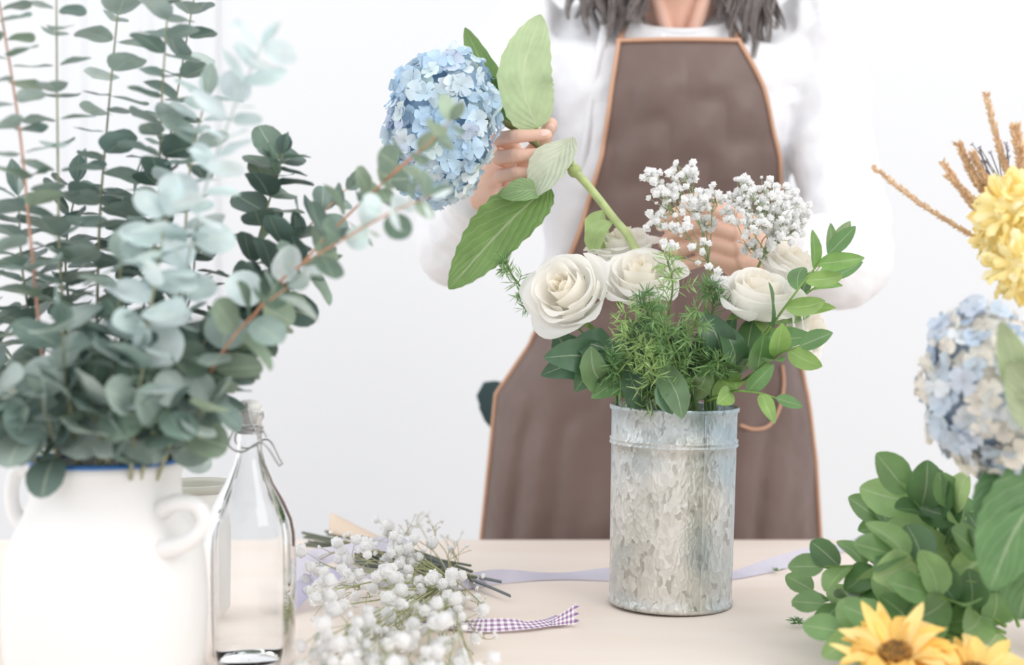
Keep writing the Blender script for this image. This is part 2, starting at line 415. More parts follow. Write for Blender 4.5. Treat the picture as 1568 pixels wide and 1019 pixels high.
# ------------------------------------------------------------ galvanized bucket
m,t,b,o_=nt('galvanized_steel');N=t.nodes;L=t.links
tc=N.new('ShaderNodeTexCoord');v1=N.new('ShaderNodeTexVoronoi');v1.inputs['Scale'].default_value=230
mp=N.new('ShaderNodeMapping');mp.inputs['Scale'].default_value=(1,1,.6);nn=N.new('ShaderNodeTexNoise');nn.inputs['Scale'].default_value=120
L.new(tc.outputs['Object'],mp.inputs[0]);L.new(mp.outputs[0],nn.inputs['Vector'])
vmx=N.new('ShaderNodeMix');vmx.data_type='VECTOR';vmx.inputs[0].default_value=.010;L.new(mp.outputs[0],vmx.inputs[4]);L.new(nn.outputs['Color'],vmx.inputs[5]);L.new(vmx.outputs[1],v1.inputs['Vector'])
sc=N.new('ShaderNodeSeparateColor');L.new(v1.outputs['Color'],sc.inputs[0])
cr=N.new('ShaderNodeValToRGB');e=cr.color_ramp.elements;e[0].position=0;e[0].color=(*C(178,174,166),1);e[1].position=1;e[1].color=(*C(230,228,222),1)
x=e.new(.16);x.color=(*C(209,207,201),1);x=e.new(.8);x.color=(*C(219,217,211),1)
L.new(sc.outputs[0],cr.inputs[0])
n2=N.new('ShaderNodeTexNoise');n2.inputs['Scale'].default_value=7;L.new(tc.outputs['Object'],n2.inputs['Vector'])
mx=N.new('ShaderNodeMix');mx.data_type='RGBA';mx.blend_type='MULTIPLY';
cr2=N.new('ShaderNodeValToRGB');cr2.color_ramp.elements[0].position=.40;cr2.color_ramp.elements[0].color=(*C(200,220,236),1);cr2.color_ramp.elements[1].position=.58;cr2.color_ramp.elements[1].color=(1,1,1,1)  # bluish reflection of the surroundings painted into the steel as a soft noise tint
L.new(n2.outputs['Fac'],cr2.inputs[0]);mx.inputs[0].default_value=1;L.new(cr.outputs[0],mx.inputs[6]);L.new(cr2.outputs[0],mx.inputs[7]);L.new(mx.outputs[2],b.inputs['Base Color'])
b.inputs['Metallic'].default_value=.65;b.inputs['Roughness'].default_value=.36
bp=N.new('ShaderNodeBump');bp.inputs['Strength'].default_value=.4;bp.inputs['Distance'].default_value=.0015;L.new(v1.outputs['Distance'],bp.inputs['Height']);L.new(bp.outputs['Normal'],b.inputs['Normal'])
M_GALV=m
bx,by=at(1026,0,1.376).x,1.376
BT=.941
mb=MB()
R0=.0590;R1=.0605
prof=[(0.001,TZ+.004),(R0-.004,TZ+.004),(R0-.002,TZ+.001),(R0+.0008,TZ+.0005),(R0+.0012,TZ+.004),(R0,TZ+.006)]
for i in range(1,12): prof.append((R0+(R1-R0)*i/12*.8,TZ+.006+(.905-TZ-.006)*i/12))
zg=.905
prof+=[(R1-.0004,zg-.003),(R1+.0014,zg-.0015),(R1+.0016,zg),(R1+.0002,zg+.0012),(R1+.0014,zg+.0026),(R1+.0014,zg+.004),(R1-.0002,zg+.0055),(R1,BT-.006),(R1+.0018,BT-.004),(R1+.002,BT-.001),(R1+.0005,BT),(R1-.001,BT-.002),(R1-.0012,BT-.03),(R0-.0015,TZ+.006),(.001,TZ+.006)]
mb.lathe(prof,(0,0),(1,1,1),96)
a=math.radians(-68)
for da,rr_ in((0,.0009),(.02,.0005)):
    mb.tube([Vector((math.cos(a+da)*(r_+.0002),math.sin(a+da)*(r_+.0002),z)) for r_,z in ((R0,TZ+.005),((R0+R1)/2,.85),(R1,BT-.003))],rr_,(1,1,1),6)
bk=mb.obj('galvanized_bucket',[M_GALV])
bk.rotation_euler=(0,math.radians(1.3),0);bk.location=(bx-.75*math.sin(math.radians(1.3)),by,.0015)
# ------------------------------------------------------------ roses
def rose(name,ctr,R,axis,spin=0,seed=1,openn=1.0):
    random.seed(seed)
    mb=MB();ax=Vector(axis).normalized();q=ax.to_track_quat('Z','Y').to_matrix()@Matrix.Rotation(spin,3,'Z')
    ctr=Vector(ctr)
    def petal(a0,W,r,top,curl,col,inward,lean=0):
        P=[];nl=14;nw=14;ph=U(0,6);pt=U(.04,.12);off=Vector((U(-.05,.05),U(-.05,.05),0))*R
        for i in range(nl+1):
            t=i/nl;row=[]
            for j in range(nw+1):
                s=-1+2*j/nw
                tt=t*(1-.20*abs(s)**2.4+pt*math.exp(-(s/.35)**2)-.03*math.sin(3.1*s+ph))
                ww=W*(.35+.65*math.sin(min(1,tt*1.35)*math.pi/2))
                th=a0+s*ww
                rr=r*(.18+.82*math.sin(min(1,tt*1.6)*math.pi/2)**.8)-inward*r*max(0,tt-.5)+.06*R*s*min(1,r/R*2.2)
                z=-.62*R+(top+.62)*R*tt
                c=max(0,tt-.62)/.38
                e=abs(s)
                cc=curl*(1+.9*e*e*math.sin(ph+s))
                rr+=cc*R*c**2*(1+.35*math.cos(2.0*s+ph)); z-=cc*R*.8*c**3
                rr+=R*.018*math.sin(3.3*s+ph*2)*tt
                row.append(ctr+off*tt+q@Vector((rr*math.cos(th),rr*math.sin(th),z)))
            P.append(row)
        mb.grid(P,col)
    cream=C(253,247,234);white=C(254,253,250)
    layers=[(2,.08,.50,.00,1.8,.1),(3,.18,.54,.01,1.45,.2),(3,.31,.56,.03,1.35,.2),(3,.47,.54,.08,1.25,.15),(4,.64,.46,.13,1.0,.08),(5,.80,.34,.17,.88,.0),(5,.92,.16,.20,.82,-.05)]
    for li,(n,rf,top,curl,W,inw) in enumerate(layers):
        f=min(1,li/5);col=tuple(cream[k]*(1-f)+white[k]*f for k in range(3))
        for k in range(n):
            a0=2*math.pi*k/n+li*1.1+U(-.22,.22)
            petal(a0,W*U(.95,1.12),R*rf*U(.93,1.07),top*U(.88,1.06),curl*openn*U(.5,1.5),col,inw)
    g=C(120,150,85)
    for k in range(5):
        a=k*1.257;d=q@Vector((math.cos(a),math.sin(a),0))
        leaf(mb,[ctr-ax*R*.62,ctr-ax*R*.55+d*R*.5,ctr-ax*R*.6+d*R*.85],R*.3,ax,g,'lance',mat=1)
    mb.ell(ctr-ax*R*.62,(R*.24,R*.24,R*.26),g,10,8,mat=1)
    dst=Vector((bx+U(-.02,.02),by+U(-.02,.02),BT-.10))
    mb.tube(cat([ctr-ax*R*.7,ctr-ax*R*1.3+Vector((0,0,-.01)),Vector((bx,by,BT)).lerp(ctr,.2),dst],12),.0028,C(110,140,75),6,mat=1)
    return mb.obj(name,[M_ROSE,M_STEM])
rose('white_rose',at(867,446,1.34),.0385,(-.45,-.78,.45),.3,3,.9)
rose('white_rose.001',at(980,424,1.365),.035,(-.1,-.6,.75),1.3,8)
rose('white_rose.002',at(1163,452,1.325),.0375,(.08,-.45,.90),2.1,12,.7)
rose('white_rose.003',at(955,375,1.43),.030,(-.2,-.3,.95),.8,14)
rose('white_rose.004',at(1212,408,1.42),.034,(.4,-.4,.85),.1,17)
rose('white_rose.005',at(1236,505,1.43),.030,(.8,-.5,.2),.6,19)
random.seed(77)
# ------------------------------------------------------------ baby's breath
def puff(mb,c,r,up=None,n=11,col=None,core=.62):
    col=col or C(254,254,254);c=Vector(c)
    if n>6: mb.ell(c,(r*core,r*core,r*core),col,7,5,0,None,.3)
    for d in fib(n):
        d=(d+rv()*.35).normalized()
        if up is not None and d.dot(up)<-.5: continue
        nn=(rv()*.8+d*.5)
        leaf(mb,[c+d*r*.15,c+d*r],r*1.25,nn,col,'petal',2,2,.3,jit=.02,mat=0)
def sprig(mb,root,clusters,fr,stemr=.0007,scol=C(150,165,120),nb=14,hub=None,core=.62):
    for (c,spread,n) in clusters:
        c=Vector(c);h0=hub if hub is not None else root
        base=c-(c-h0).normalized()*spread*1.1
        if hub is not None: mb.tube(cat([h0,h0.lerp(base,.5)+rv()*.008,base],8),stemr*1.1,scol,4,mat=1)
        else: mb.tube(cat([root,root.lerp(base,.5)+rv()*.006,base],8),stemr*1.4,scol,4,mat=1)
        nodes=[base+ (c-base)*U(.2,.7)+rv()*spread*.3 for _ in range(max(2,n//5))]
        for q in nodes: mb.tube([base,q],stemr,scol,4,mat=1)
        for i in range(n):
            p=c+rv()*spread*(RND()**.5);q=nodes[i%len(nodes)]
            p.z=max(p.z,TZ+.008)
            mb.tube(cat([q,q.lerp(p,.5)+rv()*spread*.08,p],3),stemr*.7,scol,3,mat=1,cap=False)
            f=U(.7,1.15)*fr if RND()<.8 else fr*.45
            puff(mb,p,f,(p-q).normalized(),nb if f>fr*.5 else 7,core=core)
M_PUFF=plant('babys_breath_petal',.7,.45,var=.0,gain=1.0)
mb=MB();root=Vector((bx+.02,by+.03,BT-.02));hub=at(1085,400,1.405)
mb.tube(cat([root,at(1075,520,1.41),hub],10),.0016,C(130,150,95),6,mat=1)
hub2=at(1165,400,1.41);mb.tube(cat([root,at(1110,520,1.42),hub2],10),.0016,C(130,150,95),6,mat=1)
A1=[];A2=[]
for u,v,d,s,n in [(1000,266,1.39,.013,16),(1030,285,1.39,.016,20),(1055,268,1.40,.013,15),(1018,312,1.38,.018,22),(1062,310,1.37,.018,24),(1040,345,1.36,.013,12),(1092,300,1.38,.016,20),(1008,340,1.38,.013,12),(1045,260,1.42,.012,11),(1075,385,1.335,.012,8),(1092,425,1.325,.014,10),(1025,372,1.345,.010,7),(1080,335,1.40,.013,12)]: A1.append((at(u,v,d),s,n))
for u,v,d,s,n in [(1130,298,1.39,.019,26),(1165,308,1.37,.022,36),(1200,322,1.38,.021,34),(1150,340,1.36,.018,24),(1195,352,1.37,.022,32),(1140,290,1.4,.015,18),(1218,345,1.38,.014,18),(1180,375,1.38,.014,16),(1150,372,1.40,.014,12),(1185,330,1.40,.02,22),(1228,328,1.39,.013,11),(1120,330,1.38,.012,9),(1175,290,1.40,.014,12),(1205,300,1.40,.012,10)]: A2.append((at(u,v,d),s,n))
sprig(mb,root,A1,.0049,.0005,hub=hub);sprig(mb,root,A2,.0045,.0005,hub=hub2)
mb.obj('babys_breath_sprig',[M_PUFF,M_STEM])
mb=MB();root=on_table(690,905,.012)
random.seed(21)
cl=[]
for i in range(52):
    u=U(468,750);v=U(905,1105)
    cl.append((on_table(u,v,U(.012,.042)),.026,int(U(3,6))))
for u,v,h in [(600,930,.03),(640,950,.03),(560,930,.035),(680,960,.02),(590,920,.05),(620,910,.035),(590,890,.05)]: cl.append((on_table(u,v,h),.024,5))
sprig(mb,root,cl,.0074,.0005,C(165,170,128),18,core=.8)
cl=[(on_table(u,v,h),.020,n) for u,v,h,n in [(560,900,.04,9),(620,880,.05,9),(600,860,.03,10),(660,880,.05,8),(700,900,.04,8),(500,900,.04,7),(740,960,.02,7),(735,1000,.01,7),(540,870,.03,7),(690,860,.02,6),(640,840,.03,6),(715,930,.03,7)]]
sprig(mb,root,cl,.0030,.0005,C(170,165,125))
for i in range(12):
    a=on_table(690+U(-30,40),900+U(-8,15),U(.004,.018));b_=on_table(475+U(-15,40),835+U(-5,15),U(.003,.02))
    mb.tube(cat([a,a.lerp(b_,.5)+Vector((0,0,U(0,.012))),b_],10),U(.0010,.0018),C(95,102,84),5,mat=1)
mb.obj('babys_breath_bunch',[M_PUFF,M_STEM])
random.seed(5)
# ------------------------------------------------------------ asparagus fern
M_FERN=plant('fern_needle',.5,.35,var=.1,gain=1.3)
def fern(mb,pts,L,nb,col):
    P=cat(pts,nb);mb.tube(P,.0009,C(120,145,85),4)
    for i in range(2,nb+1):
        T=(P[i]-P[i-1]).normalized()
        for s in (0,1):
            d=rv();d=(d-T*d.dot(T)).normalized();d.y*=.6
            d=(d*.9+T*.7).normalized();ln=L*(1.1-.75*i/nb)*U(.7,1.1)
            q=[P[i],P[i]+d*ln*.5,P[i]+d*ln+Vector((0,0,-.1*ln))]
            Q=cat(q,6);mb.tube(Q,.0005,col,3)
            for k in range(1,7):
                for z in range(2):
                    e=rv();tt=(Q[k]-Q[k-1]).normalized();e=(e-tt*e.dot(tt)).normalized();e=(e+tt*.6).normalized()
                    leaf(mb,[Q[k],Q[k]+e*U(.009,.014)],.0014,rv(),col,'strap',2,1,0,jit=.25)
mb=MB()
for pts,L in [([(1030,615,1.36),(1020,520,1.32),(1030,440,1.29),(1022,400,1.28)],.030),([(1010,615,1.35),(975,540,1.31),(960,480,1.28)],.030),([(1020,615,1.35),(960,590,1.31),(935,550,1.30)],.022),
  ([(1040,615,1.35),(1050,540,1.30),(1070,480,1.28)],.028),([(1030,615,1.34),(1000,580,1.29),(985,530,1.28)],.026),([(1050,615,1.35),(1080,560,1.31),(1110,560,1.29)],.022),
  ([(1060,615,1.37),(1090,480,1.33),(1085,440,1.32)],.022),([(1000,610,1.40),(850,500,1.40),(790,430,1.39),(775,400,1.38)],.016),([(1000,610,1.38),(880,500,1.38),(800,460,1.38)],.014),
  ([(1040,615,1.34),(1035,560,1.29),(1015,500,1.28)],.026),([(1020,600,1.33),(1000,500,1.29),(985,455,1.28)],.024)]:
    col=random.choice([C(124,156,102),C(108,142,94),C(146,172,112)])
    fern(mb,[at(*p) for p in pts],L,11,col)
mb.obj('asparagus_fern',[M_FERN])
# ------------------------------------------------------------ greenery in bucket
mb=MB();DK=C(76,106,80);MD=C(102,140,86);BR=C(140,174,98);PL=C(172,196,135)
def lf(b,m_,e,W,col,nrm=(0,-1,.3),prof='lance',**k):
    n_=(Vector(nrm)+rv()*.35)
    leaf(mb,[at(*b),at(*m_),at(*e)],W*1.35/F,n_,col,prof,10,6,k.pop('cup',.25),**k)
D=1.33
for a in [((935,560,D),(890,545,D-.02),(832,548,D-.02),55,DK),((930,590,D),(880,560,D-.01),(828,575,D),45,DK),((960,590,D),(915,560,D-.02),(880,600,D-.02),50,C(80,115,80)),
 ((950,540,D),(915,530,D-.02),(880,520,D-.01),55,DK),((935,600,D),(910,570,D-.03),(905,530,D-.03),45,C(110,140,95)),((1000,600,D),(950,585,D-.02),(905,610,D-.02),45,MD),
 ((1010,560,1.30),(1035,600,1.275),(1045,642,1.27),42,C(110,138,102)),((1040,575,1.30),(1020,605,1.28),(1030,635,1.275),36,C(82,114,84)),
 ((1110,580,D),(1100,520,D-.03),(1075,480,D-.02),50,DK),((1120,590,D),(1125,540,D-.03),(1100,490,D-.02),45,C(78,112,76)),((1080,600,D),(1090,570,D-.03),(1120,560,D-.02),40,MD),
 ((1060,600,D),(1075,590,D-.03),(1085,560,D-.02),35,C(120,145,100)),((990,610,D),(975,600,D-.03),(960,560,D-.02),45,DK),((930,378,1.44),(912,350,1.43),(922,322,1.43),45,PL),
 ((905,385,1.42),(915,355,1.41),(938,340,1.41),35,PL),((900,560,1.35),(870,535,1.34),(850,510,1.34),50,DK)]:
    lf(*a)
def spray(mb,pts,nl,L0,L1,Wr,cols,r=.0016,spread=.9,nrm=(0,-.8,.5),prof='lance',flip=1,stem=C(120,150,80),tipleaf=True):
    P=cat(pts,30);mb.tube(P,[r*(1-.5*i/30) for i in range(31)],stem,5,mat=1)
    for i in range(nl):
        t=.12+.86*i/nl;k=int(t*30);T=(P[k+1]-P[k-1]).normalized();n_=(Vector(nrm)+rv()*.6).normalized()
        s=T.cross(n_).normalized()*(1 if i%2 else -1)
        d=(s*spread+T*.8+rv()*.3).normalized();L=L0+(L1-L0)*i/nl;L*=U(.85,1.1)
        p=P[k];leaf(mb,[p,p+d*L*.5+n_*L*.06,p+d*L+T*L*.12-n_*L*.1],L*Wr,n_,random.choice(cols),prof,9,4,.28)
    if tipleaf:
        T=(P[-1]-P[-3]).normalized();leaf(mb,[P[-1],P[-1]+T*L1],L1*Wr,Vector(nrm),cols[0],prof,9,4,.2)
G=[MD,BR,C(116,154,84),C(84,118,72)]
spray(mb,[at(1085,615,1.35),at(1140,560,1.31),at(1195,480,1.29),at(1240,420,1.29),at(1268,390,1.29)],10,.048,.036,.46,G)
spray(mb,[at(1090,615,1.34),at(1150,575,1.30),at(1190,545,1.28),at(1225,530,1.27)],6,.042,.032,.6,G)
spray(mb,[at(1080,615,1.33),at(1120,600,1.28),at(1160,602,1.26),at(1188,610,1.26)],4,.035,.026,.5,[MD,BR])
spray(mb,[at(1100,600,1.38),at(1180,500,1.36),at(1235,450,1.35),at(1278,425,1.34)],7,.045,.03,.45,G)
spray(mb,[at(1100,600,1.40),at(1200,470,1.42),at(1262,400,1.42),at(1276,380,1.42)],5,.04,.032,.45,[C(140,165,120),C(120,150,100)])
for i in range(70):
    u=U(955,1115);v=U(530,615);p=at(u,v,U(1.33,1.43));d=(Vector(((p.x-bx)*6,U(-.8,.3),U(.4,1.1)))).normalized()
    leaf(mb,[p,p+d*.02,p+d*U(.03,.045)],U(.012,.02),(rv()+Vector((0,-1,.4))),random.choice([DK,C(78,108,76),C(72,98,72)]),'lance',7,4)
for i in range(16):
    a_=U(0,6.28);q=Vector((bx+.045*math.cos(a_),by+.045*math.sin(a_),BT-.12));mb.tube([q,q+Vector((U(-.01,.01),U(-.01,.01),.15))],.0018,C(95,130,75),5,mat=1)
mb.obj('ruscus_foliage',[M_LEAF,M_STEM])
# ------------------------------------------------------------ hydrangea
def hydr(mb,c,r,n,fs,pal,rot=None,core=(.3,.4,.5),mat=0):
    c=Vector(c);rot=rot or Matrix.Identity(3)
    mb.ell(c,(r[0]*.84,r[1]*.84,r[2]*.84),core,20,14,mat,rot)
    for d in fib(n):
        d=(d+rv()*.1).normalized();k=U(.88,1.08)
        p=c+rot@Vector((d.x*r[0]*k,d.y*r[1]*k,d.z*r[2]*k));nn=rot@Vector((d.x/r[0],d.y/r[1],d.z/r[2]));nn.normalize();nn=(nn+rv()*.5).normalized()
        a=nn.orthogonal().normalized();a=Matrix.Rotation(U(0,6.28),3,nn)@a;col=random.choice(pal);L=fs*.5*U(.85,1.15)
        for q in range(4):
            e=Matrix.Rotation(q*math.pi/2+U(-.12,.12),3,nn)@a
            leaf(mb,[p,p+e*L*.55+nn*L*.15,p+e*L+nn*L*.2*U(-1,2.5)],L*1.12,nn,col,'petal',5,4,.25,jit=.1,mat=mat,wave=.08)
        mb.ell(p+nn*L*.1,(L*.09,)*3,C(215,225,225),5,4,mat)
BL=[C(202,220,230),C(188,212,228),C(214,228,235),C(228,236,239),C(176,203,224),C(206,216,232),C(218,231,229),C(194,216,234),C(184,207,226)]
mb=MB()
hydr(mb,at(676,192,1.385),(.050,.049,.073),250,.0215,BL,Matrix.Rotation(math.radians(8),3,'Y'),C(145,173,200))
n0=at(880,262,1.425)
stem=[at(730,178,1.40),at(760,182,1.425),at(800,205,1.432),at(845,240,1.43),n0]
mb.tube(cat(stem,16),[.0035]*17,C(120,120,80),8,mat=2)
for e in [(712,150),(715,210),(700,180)]: mb.tube([at(e[0],e[1],1.40),at(757,182,1.422)],.0018,C(140,150,100),6,mat=2)
mb.tube(cat([n0,at(905,290,1.418),at(940,335,1.41),at(968,372,1.405),at(1000,460,1.39),Vector((bx,by,BT-.08))],20),[.0052]+[.0042]*20,C(176,190,132),10,mat=2)
mb.ell(n0,(.0072,.0062,.007),C(165,180,120),10,8,mat=2)
LV=C(180,200,156)
leaf(mb,[at(822,197,1.425),at(800,120,1.405),at(828,22,1.41)],.060,(.35,-1,.1),LV,'ovate',26,8,.25,serr=.03,mat=1,wave=.03)
leaf(mb,[at(790,185,1.44),at(745,110,1.44),at(712,42,1.44)],.030,(-.5,-.6,.4),C(120,152,92),'ovate',18,6,.35,serr=.03,mat=1)
leaf(mb,[at(795,190,1.44),at(750,140,1.43),at(728,110,1.43)],.028,(-.5,-.4,.6),C(100,138,80),'ovate',16,6,.2,serr=.03,mat=1)
leaf(mb,[at(878,210,1.42),at(856,236,1.395),at(832,270,1.388),at(808,304,1.395)],.042,(-.35,-1,.45),C(214,222,200),'oval',20,8,.25,serr=.03,mat=1,wave=.05)
leaf(mb,[at(840,285,1.40),at(785,335,1.392),at(738,385,1.40),at(687,443,1.41)],.060,(-.1,-1,.5),C(122,156,90),'ovate',28,8,.25,serr=.04,mat=1,wave=.05)
leaf(mb,[at(838,292,1.395),at(800,292,1.385),at(765,300,1.39)],.026,(0,-1,.5),C(142,170,120),'oval',14,6,.2,serr=.03,mat=1)
mb.tube(cat([n0,at(870,235,1.415),at(850,262,1.40),at(836,288,1.397)],8),.0022,C(160,180,120),6,mat=2)
mb.tube(cat([at(822,222,1.431),at(824,205,1.428),at(822,195,1.424)],6),.0022,C(150,165,110),6,mat=2)
mb.obj('blue_hydrangea',[M_PET,M_HLEAF,M_STEM])
# ------------------------------------------------------------ ceramic vase
VD=1.06;vs=VD/F;vc=at(163,0,VD)
mb=MB()
pf=[(709,111),(706,114),(709,117),(718,116),(728,112),(760,113),(785,122),(810,135),(840,146),(880,151),(930,153),(990,150),(1030,143),(1055,132),(1064,126)]
zf=lambda v:CZ-(v-450)*vs
prof=[(.001,TZ+.006),(120*vs,TZ+.006)]+[(r_*vs-.006,zf(v)) for v,r_ in pf[::-1][1:-3]]+[(108*vs,zf(712)),(109*vs,zf(707))]+[(r_*vs,zf(v)) for v,r_ in pf[1:]]+[(124*vs,TZ+.001),(.001,TZ+.001)]
mb.lathe(prof[::-1],(vc.x,VD),(1,1,1),64)
def hd(pts,r): mb.tube(cat(pts,18),[r*(1.25-.4*math.sin(math.pi*i/18)) for i in range(19)],(1,1,1),12)
hd([at(68,722,1.06),at(30,720,1.06),at(18,750,1.06),at(24,790,1.06),at(52,815,1.06)],.0062)
hd([at(236,792,1.04),at(268,770,1.018),at(303,776,1.01),at(311,803,1.01),at(284,832,1.012),at(232,846,1.02)],.0062)
mb.tube([Vector((vc.x+110.5*vs*math.cos(a),VD+110.5*vs*math.sin(a),zf(706)+.0003)) for a in [2*math.pi*j/48 for j in range(49)]],.0024,(1,1,1),8,mat=1,cap=False)
o=mb.obj('ceramic_vase',[M_CER,M_BLUE])
# ------------------------------------------------------------ eucalyptus
random.seed(11)
mb=MB()
EG=[C(152,168,160),C(134,152,146),C(116,136,130),C(174,188,183),C(144,160,152)]
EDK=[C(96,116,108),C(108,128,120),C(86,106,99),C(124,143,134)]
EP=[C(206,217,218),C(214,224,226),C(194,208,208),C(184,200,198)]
EGR=[C(132,150,130),C(118,138,122),C(148,166,144),C(104,126,110)]
def euc(pts,sp,s0,s1,pal,t0=.08,tilt=(5,30),scol=C(150,150,120),r=.0016,jit=.25,face=0):
    W=[at(*p) for p in pts];ln=sum((W[i+1]-W[i]).length for i in range(len(W)-1));n=max(8,int(ln/.004));P=cat(W,n)
    mb.tube(P,[r*(1-.6*i/n) for i in range(n+1)],scol,5,mat=1)
    phi=U(0,3);d=t0*ln
    while d<ln:
        f=d/ln;k=min(n-1,max(1,int(f*n)));T=(P[k+1]-P[k-1]).normalized();A=T.orthogonal().normalized();A=Matrix.Rotation(phi,3,T)@A
        sz=(s0+(s1-s0)*f)
        for s in (-1,1):
            S=sz*U(.75,1.15);tl=math.radians(U(*tilt));a=A*s
            dr=(a*math.cos(tl)+T*math.sin(tl)+rv()*jit*.5).normalized();nn=(T*math.cos(tl)-a*math.sin(tl)+rv()*jit+Vector((0,-face,0))).normalized()
            p=P[k]+dr*.0025
            leaf(mb,[p,p+dr*S*.5-nn*S*.02,p+dr*S+nn*S*U(-.2,.08)],S*U(.82,1.02),nn,random.choice(pal),'round',8,4,U(.05,.3),jit=.2,wave=.07)
        phi+=math.pi/2+U(-.3,.3);d+=sp*U(.85,1.15)*(1-.25*f)
    T=(P[-1]-P[-3]).normalized()
    for s in(-1,1): leaf(mb,[P[-1],P[-1]+(T+rv()*.3)*s1*.8],s1*.5,rv(),random.choice(pal),'oval')
B=lambda u,d=1.06:(u,735,d)
euc([B(120),(108,600,1.06),(92,400,1.07),(88,200,1.08),(86,-60,1.09)],.020,.035,.027,EG,.14,(-8,22),jit=.3)
euc([B(100),(72,600,1.04),(50,400,1.04),(30,200,1.05),(5,40,1.06),(-10,-40,1.06)],.020,.036,.025,EG+EGR,.16,(-8,24),C(190,145,125),jit=.35)
euc([B(150),(148,560,1.10),(152,350,1.12),(165,180,1.13),(188,-60,1.14)],.021,.036,.028,EG,.14,(-8,22),jit=.3)
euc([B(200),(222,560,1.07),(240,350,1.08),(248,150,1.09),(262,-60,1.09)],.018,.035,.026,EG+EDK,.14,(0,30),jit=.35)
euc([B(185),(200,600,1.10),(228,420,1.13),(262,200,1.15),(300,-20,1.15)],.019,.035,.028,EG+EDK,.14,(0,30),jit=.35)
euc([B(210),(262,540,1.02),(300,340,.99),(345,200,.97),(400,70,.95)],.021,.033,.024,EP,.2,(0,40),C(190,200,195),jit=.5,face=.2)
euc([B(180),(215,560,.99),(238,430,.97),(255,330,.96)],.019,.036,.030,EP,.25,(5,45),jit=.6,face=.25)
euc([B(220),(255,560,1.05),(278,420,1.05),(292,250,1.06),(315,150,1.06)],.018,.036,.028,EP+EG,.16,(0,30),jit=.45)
euc([B(110,1.10),(60,620,1.12),(0,520,1.13),(-60,430,1.13)],.018,.036,.032,EG+EDK,.14,jit=.5,face=.3)
euc([B(95,1.04),(45,665,1.01),(0,610,1.0),(-40,570,.99)],.018,.036,.032,EG+EDK,.2,(0,40),jit=.5,face=.3)
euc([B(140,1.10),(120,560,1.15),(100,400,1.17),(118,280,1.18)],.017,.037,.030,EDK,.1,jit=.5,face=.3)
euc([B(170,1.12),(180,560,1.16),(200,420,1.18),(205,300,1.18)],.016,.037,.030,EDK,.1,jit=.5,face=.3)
euc([B(150,1.02),(165,620,1.0),(178,520,.99),(185,400,.99)],.018,.035,.030,EDK+EG,.22,(0,40),jit=.5,face=.4)
euc([B(120,1.02),(110,640,1.0),(100,580,.99),(95,500,.98)],.018,.036,.032,EDK+EG,.2,(5,45),jit=.5,face=.4)
euc([B(230,1.05),(262,640,1.03),(290,580,1.02),(315,520,1.02)],.017,.036,.030,EDK+EGR,.18,(0,45),jit=.5,face=.5)
euc([B(215,1.10),(255,560,1.14),(290,460,1.15),(300,380,1.15)],.016,.036,.030,EDK,.1,jit=.5)
euc([B(130,1.08),(60,540,1.12),(35,420,1.12),(28,300,1.12)],.018,.036,.030,EDK+EG,.1)
euc([B(200,1.01),(205,650,.995),(212,600,.985),(222,550,.98)],.018,.036,.032,EG+EGR+EP[2:],.22,(10,50),jit=.6,face=.6)
euc([B(175,1.02),(150,660,1.0),(140,600,.99)],.017,.038,.034,EG+EGR,.28,(10,50),jit=.5,face=.7)
euc([B(70,1.04),(35,668,1.01),(10,650,1.0),(-20,640,1.0)],.018,.036,.032,EDK+EG,.28,(5,50),jit=.5,face=.6)
euc([B(90,1.03),(80,665,1.0),(60,610,.99)],.018,.037,.033,EG+EDK,.28,(5,50),jit=.5,face=.6)
euc([B(240,1.03),(268,668,1.01),(300,640,1.0),(325,615,1.0)],.018,.035,.031,EG+EGR,.22,(5,50),jit=.5,face=.6)
euc([B(215,1.02),(235,660,1.0),(258,625,.99)],.018,.036,.033,EG+EDK,.28,(5,50),jit=.5,face=.6)
euc([B(250,1.08),(290,620,1.06),(330,560,1.06),(350,500,1.06)],.016,.034,.030,EDK+EG,.15,(0,40),jit=.5,face=.3)
RS=C(205,152,122)
euc([B(235,1.04),(300,612,1.04),(372,508,1.06),(452,415,1.07),(545,318,1.06),(640,235,1.03)],.020,.033,.023,EGR+EDK,.16,(5,40),RS,.0018,jit=.5)
euc([B(235,1.08),(310,600,1.10),(360,500,1.12),(392,380,1.14),(420,280,1.15),(432,235,1.15)],.015,.034,.030,EDK+EGR,.12,(10,50),C(130,130,95),jit=.6,face=.5)
euc([(372,508,1.06),(430,430,1.02),(520,370,.99),(600,325,.96),(660,300,.94)],.023,.027,.021,EP+EGR,.15,(5,40),RS,.0013,jit=.6)
euc([(560,310,1.055),(600,265,1.03),(650,225,1.0),(690,185,.99)],.024,.022,.017,EGR,.2,(0,40),RS,.001,jit=.6)
euc([(330,560,1.05),(385,470,1.09),(430,400,1.12),(470,350,1.13),(530,290,1.13)],.017,.033,.026,EDK,.1,(5,45),RS,.0013,jit=.6,face=.4)
euc([(300,612,1.04),(340,540,1.0),(390,480,.98),(440,440,.98)],.02,.032,.026,EGR+EG,.1,(5,45),RS,.0013,jit=.6)
euc([(345,545,1.06),(400,490,1.08),(440,440,1.09),(480,410,1.10)],.016,.033,.027,EDK+EGR,.1,(5,45),RS,.0013,jit=.6,face=.4)
euc([(285,640,1.07),(330,590,1.07),(370,540,1.07),(395,500,1.07)],.017,.033,.028,EDK+EGR,.1,(5,45),RS,.0013,jit=.6,face=.4)
mb.obj('eucalyptus_branches',[M_EUC,M_STEM])
